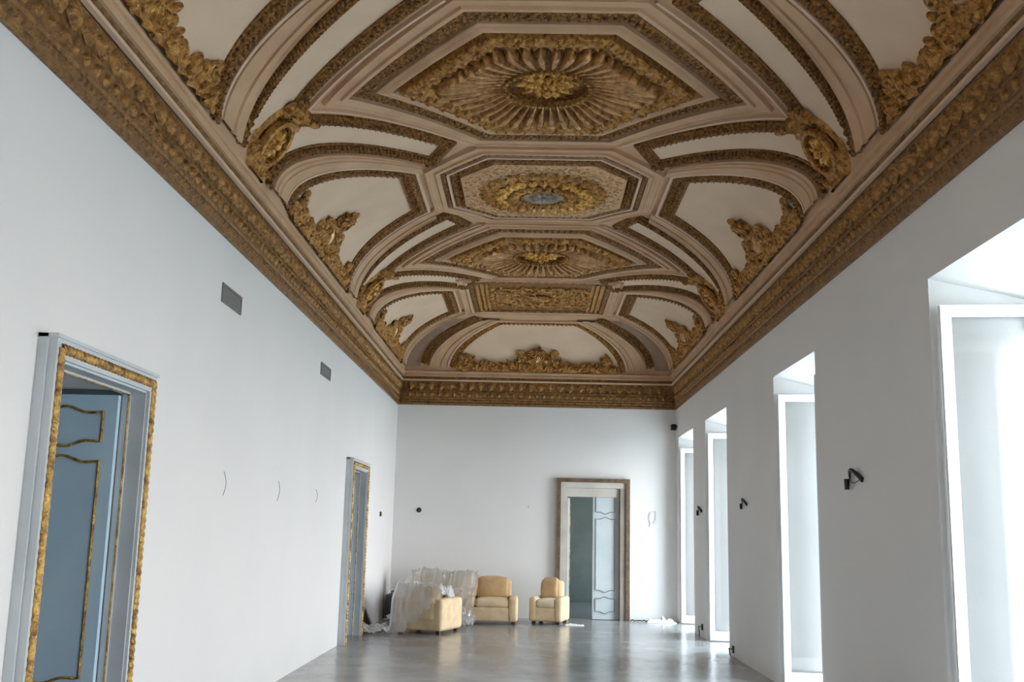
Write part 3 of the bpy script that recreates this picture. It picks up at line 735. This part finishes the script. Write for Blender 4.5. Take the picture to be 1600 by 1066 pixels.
# ------------------------------------------------------------------ doors
def wavy(x0, x1, z, amp, n=18, sgn=1):
    return [(x0 + (x1 - x0) * i / n, z + sgn * amp * (sin(pi * i / n) ** 2 - .35 * sin(2 * pi * i / n) ** 2 * 1.6)) for i in range(n + 1)]
def panel_path(x0, x1, z0, z1, amp=.035, bottom=True):
    top_ = wavy(x0, x1, z1 - amp, amp); bot = wavy(x1, x0, z0 + (amp if bottom else 0), amp if bottom else 0, sgn=-1)
    return top_ + bot + [top_[0]]
def leaf(parent, f, w_, z1, m_paint, m_gold, t=.045, panels=None):
    """door leaf: local a across 0..w_, z up, depth; f maps to the world"""
    mb = MB().prism([(0, .01), (w_, .01), (w_, z1), (0, z1)], 0, t, f); L = mb.build('door_leaf', m_paint, parent, smooth=False)
    for (x0, x1, a, b, bt) in panels or ((.09, w_ - .06, 2.14, z1 - .08, True), (.09, w_ - .06, .62, 2.08, True), (.09, w_ - .06, .12, .54, True)):
        for side_ in (-.008, t + .008):
            mb = MB(); mb.tube([f(x, z, side_) for x, z in panel_path(x0, x1, a, b, bottom=bt)], .010, 6); mb.build('panel_moulding', m_gold, L)
    return L
def side_door(n, y0, y1, label):
    T = thing('door_%d' % n, (XL, (y0 + y1) / 2, 0)); struct(T); T['label'] = label
    pr = .10; xo = XL + pr; zt = DOORH; fw = .11
    # projecting casing: two jambs and head
    mb = MB(); mb.box(XL - .0, xo, y0 - fw, y0 - .0, 0, zt + fw).box(XL, xo - .0, y1, y1 + fw, 0, zt + fw).box(XL, xo, y0, y1, zt, zt + fw)
    mb.box(XL, xo - .045, y0 - fw - .02, y0 - fw, 0, zt + fw + .02); mb.box(XL, xo - .045, y1 + fw, y1 + fw + .02, 0, zt + fw + .02); mb.box(XL, xo + .012, y0 - fw - .02, y1 + fw + .02, zt + fw, zt + fw + .022)
    mb.build('casing', 'casing', T, smooth=False)
    # stepped lining inside the opening
    mb = MB()
    for (xa, xb, th_) in ((XL - .02, xo - .02, .014), (XL - .075, XL - .02, .026)):
        mb.box(xa, xb, y0, y0 + th_, 0, zt); mb.box(xa, xb, y1 - th_, y1, 0, zt); mb.box(xa, xb, y0, y1, zt - th_, zt)
    mb.build('lining', 'casing', T, smooth=False)
    # carved gilded rope round the face
    def rope_run(P0_, P1_, r=.031):
        P0_, P1_ = Vector(P0_), Vector(P1_); L = (P1_ - P0_).length; k = int(L / .011); rows = []; t = (P1_ - P0_).normalized(); a = Vector((1, 0, 0)); b = t.cross(a)
        for i in range(k + 1):
            row = []
            for j in range(10):
                an = 2 * pi * j / 10; rr = r * (.72 + .32 * abs(sin(pi * i * L / k / .05 + an * .5))); row.append(P0_ + t * (L * i / k) + (a * cos(an) * .8 + b * sin(an)) * rr)
            rows.append(row)
        return rows
    mb = MB(); c = fw * .52
    for pq in (((xo, y0 - c, 0), (xo, y0 - c, zt + c)), ((xo, y1 + c, 0), (xo, y1 + c, zt + c)), ((xo, y0 - c, zt + c), (xo, y1 + c, zt + c))): mb.grid(rope_run(*pq), closed_v=True)
    mb.build('gilded_rope', 'doorgold', T)
    mb = MB()
    for y in (y0 + .02, y1 - .02): mb.tube([(XL - .03, y, 0), (XL - .03, y, zt - .02)], .010, 6)
    mb.tube([(XL - .03, y0, zt - .024), (XL - .03, y1, zt - .024)], .010, 6); mb.build('inner_gilded_line', 'doorgold', T)
    # leaves folded back into the deep reveal
    wl = (y1 - y0) / 2 - .01
    leaf(T, lambda a, z, t: (XL - .08 - a, y1 - .035 - t, z), wl, zt - .04, 'doorblue', 'doorgold')
    leaf(T, lambda a, z, t: (XL - .105 - a, y0 + .035 + t, z), wl, zt - .04, 'doorblue', 'doorgold')
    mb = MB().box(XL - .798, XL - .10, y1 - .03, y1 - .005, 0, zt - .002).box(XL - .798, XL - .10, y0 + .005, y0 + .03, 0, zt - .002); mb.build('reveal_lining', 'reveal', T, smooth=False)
side_door(1, *D1, 'gold-roped grey-blue doorway nearest on the left wall')
side_door(2, *D2, 'grey-blue doorway at the far end of the left wall')
# door in the far wall
T = thing('door_3', ((BD[0] + BD[1]) / 2, YE, 0)); struct(T); T['label'] = 'cream and brown framed double door in the far end wall, left leaf open'
x0, x1 = BD; zt = BH; cw = .11; bw = .075
mb = MB()
mb.box(x0 - cw, x0, YE - .05, YE, 0, zt + cw).box(x0, x1 + cw, YE - .05, YE, zt, zt + cw); mb.build('casing', 'creamcase', T, smooth=False)
mb = MB().box(x1, x1 + cw, YE - .05, YE, 0, zt); mb.build('right_casing', mat('shaded_casing', (.30, .255, .215), .5, bump=.05, col2=(.36, .31, .265), cscale=3), T, smooth=False)  # right casing: its shading is put into the darker colour
mb = MB(); o_ = cw + bw
mb.box(x0 - o_, x0 - cw, YE - .085, YE, 0, zt + o_).box(x1 + cw, x1 + o_, YE - .085, YE, 0, zt + o_).box(x0 - cw, x1 + cw, YE - .085, YE, zt + cw, zt + o_); mb.build('outer_frame', 'brownframe', T, smooth=False)
mb = MB(); mb.box(x1 - .02, x1, YE - .04, YE + .6, 0, zt - .002); mb.build('right_lining', 'brownframe', T, smooth=False)  # brown here paints in the shade of the face turned from the windows
mb = MB(); mb.box(x0, x0 + .02, YE - .04, YE + .6, 0, zt - .002).box(x0, x1, YE + .0, YE + .3, zt - .17, zt - .003); mb.build('lining', 'creamcase', T, smooth=False)
wl = (x1 - x0) / 2
leaf(T, lambda a, z, t: (x1 - .02 - a, YE + .05 + t, z), wl - .02, zt - .03, 'doorpale', M['greyplate'] if False else mat('grey_gilt_line', (.30, .33, .36), .5), panels=((.08, wl - .08, 2.02, 2.40, True), (.08, wl - .08, .52, 1.96, True), (.08, wl - .08, .12, .44, True)))
leaf(T, lambda a, z, t: (x0 + .03 + t, YE + .10 + a, z), wl - .03, zt - .2, 'doorpale', 'doorgold')

# ------------------------------------------------------------------ windows: casements folded back on the jambs
def window(n, a, b, label):
    T = thing('window_%d' % n, (XR + WT / 2, (a + b) / 2, 0)); struct(T); T['label'] = label
    xh = X2 - .06; zt = WZ - HD - .015
    mb = MB(); mb.box(xh, xh + .05, a + SP, a + SP + .05, 0, zt).box(xh, xh + .05, b - SP - .05, b - SP, 0, zt).box(xh, xh + .05, a + SP, b - SP, zt - .05, zt); mb.build('window_frame', 'winwhite', T, smooth=False)
    wl = .70
    for sgn, yh in ((1, b - SP - .06), (-1, a + SP + .06)):
        # leaf direction from the hinge back into the room, nearly parallel to the splayed jamb
        d = Vector((-cos(.12), sgn * sin(.12) * 1.0, 0)); nrm = Vector((d.y, -d.x, 0)) * (1 if sgn > 0 else -1)
        O = Vector((xh + .0, yh, 0)); hz = zt - .01
        f = lambda u, z, t: tuple(O + d * u + nrm * t + Vector((0, 0, z)))
        L = MB(); st = .075
        for (u0, u1, z0, z1) in ((0, st, .02, hz), (wl - st, wl, .02, hz), (st, wl - st, hz - .085, hz), (st, wl - st, .02, .16)):
            L.prism([(u0, z0), (u1, z0), (u1, z1), (u0, z1)], -.022, .022, f)
        Lo = L.build('casement', 'winwhite', T, smooth=False)
        for (z0, z1) in ((.16, hz - .085),):
            g = MB(); g.prism([(st, z0), (wl - st, z0), (wl - st, z1), (st, z1)], -.003, .003, f); g.build('glass_pane', 'glass', Lo, smooth=False)
LW = ['tall open window nearest on the right', 'tall open window second from the front on the right', 'tall open window third along the right wall', 'narrowest-looking open window by the far right corner', 'open window of the right wall behind the camera', 'rearmost window of the right wall']
for i, (a, b) in enumerate(WINS): window(i + 1, a, b, LW[i])

# ------------------------------------------------------------------ wall fittings
def vent(y0, y1, z0, z1, label):
    T = thing('air_vent', (XL, (y0 + y1) / 2, (z0 + z1) / 2), label, 'vent', 'air vents high on the left wall')
    mb = MB(); q = .02; mb.box(XL, XL + .012, y0, y1, z0, z0 + q).box(XL, XL + .012, y0, y1, z1 - q, z1).box(XL, XL + .012, y0, y0 + q, z0 + q, z1 - q).box(XL, XL + .012, y1 - q, y1, z0 + q, z1 - q); mb.build('frame', 'grille', T, smooth=False)
    mb = MB(); mb.box(XL, XL + .002, y0 + q, y1 - q, z0 + q, z1 - q); mb.build('backing', 'grille', T, smooth=False)
    for k in range(6):
        z = z0 + q + (z1 - z0 - 2 * q) * (k + .5) / 6; mb = MB(); mb.prism([(XL + .001, z - .008), (XL + .010, z + .002), (XL + .010, z + .006), (XL + .001, z - .002)], y0 + q, y1 - q, lambda x, zz, y: (x, y, zz)); mb.build('slat', 'grille', T, smooth=False)
vent(8.74, 9.34, 3.545, 3.715, 'grey slatted air vent high on the left wall, the nearer one')
vent(13.06, 13.70, 3.56, 3.72, 'small-looking grey air vent high on the left wall, the farther one')

def wire(y, z0, z1, label, bend=.02):
    mb = MB(); n = 12
    mb.tube([(XL + .006 + .02 * sin(pi * i / n), y + bend * sin(2.2 * i / n), z1 + (z0 - z1) * i / n) for i in range(n + 1)], .003, 5)
    tag(mb.build('electrical_wire', 'grille', origin=(XL, y, (z0 + z1) / 2)), label, 'wire', 'loose wires on the left wall')
wire(9.17, 1.90, 2.11, 'thin grey wire hanging on the left wall, nearest of three')
wire(11.19, 1.91, 2.12, 'thin grey wire hanging on the left wall, the middle of three', -.015)
wire(13.17, 1.95, 2.11, 'thin grey wire hanging on the left wall, farthest of three')

def cable(name, label, fW, size=1.0, plate=True, two=False, group='sconce cables left on the window wall'):
    """fW(a, z, out) maps wall coordinates to the world"""
    T = thing(name, fW(0, 0, 0), label, 'wall cable', group)
    if plate:
        mb = MB(); poly = [(.085 * size * cos(2 * pi * k / 20), .085 * size * sin(2 * pi * k / 20)) for k in range(20)]; mb.prism(poly, 0, .006, fW); mb.build('plaster_patch', 'greyplate', T, smooth=False)
    mb = MB(); n = 16; k = size
    mb.tube([fW((-.04 + .36 * i / n) * k, (.01 + .085 * sin(pi * i / n) - .03 * i / n) * k, (.008 + .045 * sin(pi * i / n)) * k) for i in range(n + 1)], [(.009 + .013 * (i / n)) * k for i in range(n + 1)], 8)
    if two: mb.tube([fW((-.03 + .30 * i / n) * k, (.0 - .035 * sin(pi * i / n)) * k, (.006 + .02 * sin(pi * i / n)) * k) for i in range(n + 1)], .004 * k, 6)
    mb.build('cable', 'black', T)
    mb = MB(); mb.tube([fW(-.07 * k, -.085 * k, .03 * k), fW(-.07 * k, .01 * k, .03 * k)], [.020 * k, .024 * k], 10); mb.build('connector', 'black', T)
    return T
fr = lambda y0, z0: (lambda a, z, o: (XR - o, y0 - a, z0 + z))
cable('sconce_cable', 'black arched cable and connector on the right wall between the two nearest windows', fr(9.42, 2.17), 1.0, two=True)
cable('sconce_cable', 'small black cable stub on the right wall between the second and third windows', fr(14.25, 2.08), .8)
cable('sconce_cable', 'small black cable on the right wall between the third and fourth windows', fr(17.95, 2.06), .9)
def knob(name, c, axis, r, label, group):
    mb = MB(); mb.lathe([(0.001, .03), (r * .7, .03), (r, .018), (r, 0)], (0, 0, 0), 14); m = MB()
    for v in mb.v:
        x, y, z = v
        m.v.append((c[0] + z, c[1] + x, c[2] + y) if axis == 'x' else (c[0] + x, c[1] - z, c[2] + y))
    m.f = mb.f; tag(m.build(name, 'black' if r > .02 else 'greyplate', origin=c), label, 'wall fitting', group)
knob('wall_socket', (XL, 18.95, 1.90), 'x', .045, 'small dark wall fitting on the left wall beyond the farther doorway', 'small wall fittings')
knob('wall_socket', (-2.20, YE, 2.02), 'y', .05, 'small dark wall fitting on the far wall, above the left end of the sofa', 'small wall fittings')
knob('wall_socket', (-.04, YE, 2.13), 'y', .018, 'tiny grey fitting in the middle of the far wall, left of the door', 'small wall fittings')
mb = MB(); mb.tube([(2.33 + .0, YE - .01, 1.80), (2.36, YE - .03, 1.86), (2.32, YE - .02, 1.95), (2.36, YE - .03, 2.08), (2.45, YE - .02, 2.10), (2.46, YE - .03, 1.93), (2.40, YE - .02, 1.88), (2.44, YE - .01, 1.85)], .006, 6)
tag(mb.build('looped_wire', 'greyplate', origin=(2.4, YE, 1.95)), 'pale looped wire on the far wall, right of the door', 'wire')
# sensor in the corner
T = thing('motion_sensor', (XR - .02, 20.60, 3.76), 'small black sensor high in the far right corner', 'sensor')
mb = MB().rbox(XR - .13, XR - .02, 20.54, 20.66, 3.68, 3.80, .025); mb.build('body', 'black', T); mb = MB().tube([(XR, 20.60, 3.76), (XR - .05, 20.60, 3.76)], .015, 8); mb.build('bracket', 'black', T)
# low sockets on the window wall
for (y, z, l) in ((17.75, .17, 'small black floor-level socket on the right wall between the third and fourth windows'), (15.10, .10, 'small dark floor-level socket on the right wall just before the third window')):
    T = thing('low_socket', (XR, y, z), l, 'socket', 'floor-level sockets'); mb = MB().rbox(XR - .02, XR, y - .05, y + .05, z - .05, z + .05, .012); mb.build('plate', 'black', T); mb = MB().tube([(XR - .02, y, z), (XR - .07, y - .03, z + .02), (XR - .06, y - .05, z - z * .9 + .01)], .008, 6); mb.build('cord', 'black', T)

# ------------------------------------------------------------------ furniture
def seatfurn(name, loc, rz, wd, dp, seats, label, cat, hb=.80, arm=.16, ah=.56, backm='tan', cushm=None, group=None, cz=.60):
    T = thing(name, loc, label, cat, group); T.rotation_euler = (0, 0, rz)
    def part(mb, n, m_):
        o = mb.build(n, m_); o.parent = T; return o
    h = wd / 2
    part(MB().rbox(-h + .01, h - .01, -dp / 2 + .03, dp / 2 - .02, .055, .30, .03), 'base', 'canvas')
    part(MB().rbox(-h + arm * .8, h - arm * .8, dp / 2 - .24, dp / 2, .2, hb - .04, .06), 'back_frame', 'canvas')
    for sx in (-1, 1):
        a0, a1 = (-h, -h + arm) if sx < 0 else (h - arm, h)
        part(MB().rbox(a0, a1, -dp / 2, dp / 2 - .02, .05, ah, .05, .006), 'arm', 'canvas')
        for sy in (-1, 1): part(MB().box(sx * (h - .08) - .03, sx * (h - .08) + .03, sy * (dp / 2 - .09) - .03, sy * (dp / 2 - .09) + .03, 0, .07), 'foot', 'wood')
    sw = (wd - 2 * arm) / seats
    for k in range(seats):
        x0 = -h + arm + k * sw
        part(MB().rbox(x0 + .006, x0 + sw - .006, -dp / 2 + .01, dp / 2 - .24, .29, .44, .05, .022), 'seat_cushion', cushm or 'canvas')
        mt = Matrix.Translation((x0 + sw / 2, dp / 2 - .30, cz)) @ Matrix.Rotation(-.20, 4, 'X') @ Matrix.Rotation(random.uniform(-.03, .03), 4, 'Y')
        part(MB().rbox(-sw / 2 + .01, sw / 2 - .01, -.085, .085, -.19, .20, .07, .03, mtx=mt), 'back_cushion', backm if (k == seats - 1 or seats == 1) else 'cushion')
    return T
seatfurn('sofa', (-1.27, 19.66, 0), 0, 2.14, .92, 3, 'long cream three-seat sofa against the far wall, left end under plastic film', 'sofa', ah=.48)
seatfurn('armchair', (.385, 19.80, 0), math.radians(-14), .61, .76, 1, 'small cream armchair standing alone left of the far door', 'armchair', arm=.13, ah=.48, cushm='cushion')
seatfurn('armchair', (-1.637, 17.63, 0), math.radians(162), .82, .92, 1, 'cream armchair turned away from the camera in front of the sofa, draped in plastic film', 'armchair', ah=.55, hb=.60, cz=.50)

# plastic film over sofa and chair, trailing to the doorway
def hb_(x, y):
    """support height below the film"""
    z = 0
    def bump(x0, x1, y0, y1, h, s=.10):
        ex = max(x0 - x, 0, x - x1); ey = max(y0 - y, 0, y - y1); d = sqrt(ex * ex + ey * ey); return h * max(0, 1 - d / (s + h * .28))
    z = max(z, bump(-2.2, -.95, 19.6, 20.1, .80)); z = max(z, bump(-2.34, -.95, 19.25, 19.9, .50)); z = max(z, bump(-2.14, -1.36, 17.2, 18.05, .60, .06)); z = max(z, bump(-2.10, -1.42, 17.12, 17.40, .70, .06))
    z = max(z, bump(-2.0, -1.4, 18.0, 19.6, .52))
    return z
rows_v = {}; mb = MB(); nx_, ny_ = 110, 150; vid = {}
def keep(x, y, z):
    if x > -.93: return False
    if y > 18.1: return x > -2.42 and x < -.93 - .25 * noise.noise(Vector((y * 2, 0, 0)))
    edge = -1.36 - .62 * max(0, (.60 - z)) / .60
    if y < 17.20: return x < edge
    return x < -1.34 if x > -2.2 else (17.0 + .1 * noise.noise(Vector((x * 3, 1, 0))) < y < 17.62 + .3 * noise.noise(Vector((x * 3, 0, 5))))
pts = {}
for i in range(nx_ + 1):
    for j in range(ny_ + 1):
        x = -2.69 + 1.80 * i / nx_; y = 16.85 + 3.30 * j / ny_
        b = hb_(x, y); v = Vector((x * 4, y * 4, 0)); cr = abs(noise.noise(v)) * .16 + abs(noise.noise(v * 2.7)) * .07 + abs(noise.noise(v * 6)) * .03
        low = max(0, 1 - b / .3); z = b + .03 + cr * (1.0 + low * .5) * (1 if b > .05 else max(.25, min(1, (y - 16.85) / .3)))
        if x < -2.2 and y < 17.9: z = .02 + cr * 1.0
        pts[i, j] = (x + .02 * noise.noise(v * 3), y, z)
for i in range(nx_):
    for j in range(ny_):
        q = [(i, j), (i + 1, j), (i + 1, j + 1), (i, j + 1)]
        if not all(keep(*pts[k]) for k in q): continue
        ids = []
        for k in q:
            if k not in vid: vid[k] = len(mb.v); mb.v.append(pts[k])
            ids.append(vid[k])
        mb.f.append(tuple(ids))
o = mb.build('plastic_sheet', 'film', origin=(-1.9, 17.6, 0)); tag(o, 'crumpled clear plastic film draped over sofa and armchair and trailing to the far left doorway', 'plastic sheet')
# slate case by the wall, small black wedge at the door
T = thing('storage_case', (-2.52, 19.95, 0), 'dark slate-blue upright case between the sofa and the left wall', 'case')
mb = MB().rbox(-2.655, -2.45, 19.75, 20.2, .02, .45, .03); mb.build('body', 'slate', T); mb = MB().tube([(-2.55, 19.85, .44), (-2.55, 19.85, .50), (-2.55, 20.1, .50), (-2.55, 20.1, .44)], .012, 6); mb.build('handle', 'black', T)
mb = MB(); mb.prism([(-2.68, 0), (-2.50, 0), (-2.60, .22), (-2.66, .36)], 17.35, 17.5, lambda x, z, y: (x, y, z)); tag(mb.build('door_wedge', 'black', smooth=False, origin=(-2.6, 17.4, 0)), 'small black wedge-shaped object on the floor beside the far left doorway', 'wedge')
# crumpled paper and cord along the foot of the far wall
def crumple(x0, x1, y0, y1, h, seed, label):
    mb = MB(); n = 26; rows = []
    for i in range(n + 1):
        row = []
        for j in range(n + 1):
            u, v = i / n, j / n; e = sin(pi * u) ** .5 * sin(pi * v) ** .5; q = Vector((u * 6, v * 3, seed)); wob = .03 * noise.noise(q)
            row.append((x0 + (x1 - x0) * u + wob, y0 + (y1 - y0) * v + wob, .004 + h * e * (.35 + abs(noise.noise(q)) * 1.5)))
        rows.append(row)
    mb.grid(rows); tag(mb.build('crumpled_sheet', 'cloth', origin=((x0 + x1) / 2, (y0 + y1) / 2, 0)), label, 'packing sheet', 'crumpled white sheets on the floor')
crumple(2.25, 2.80, 20.35, 20.72, .09, 2.0, 'crumpled white sheet on the floor in the far right corner')
crumple(.66, 1.00, 19.25, 19.55, .03, 7.0, 'flat white scrap on the floor just right of the lone armchair')
mb = MB(); mb.tube([(1.95 + .32 * i / 20, 20.55 + .05 * sin(i * .9), .015 + .02 * abs(sin(i * .7))) for i in range(21)], .010, 6); tag(mb.build('floor_cord', 'black', origin=(2.1, 20.5, 0)), 'short black cord on the floor right of the far door', 'cord')
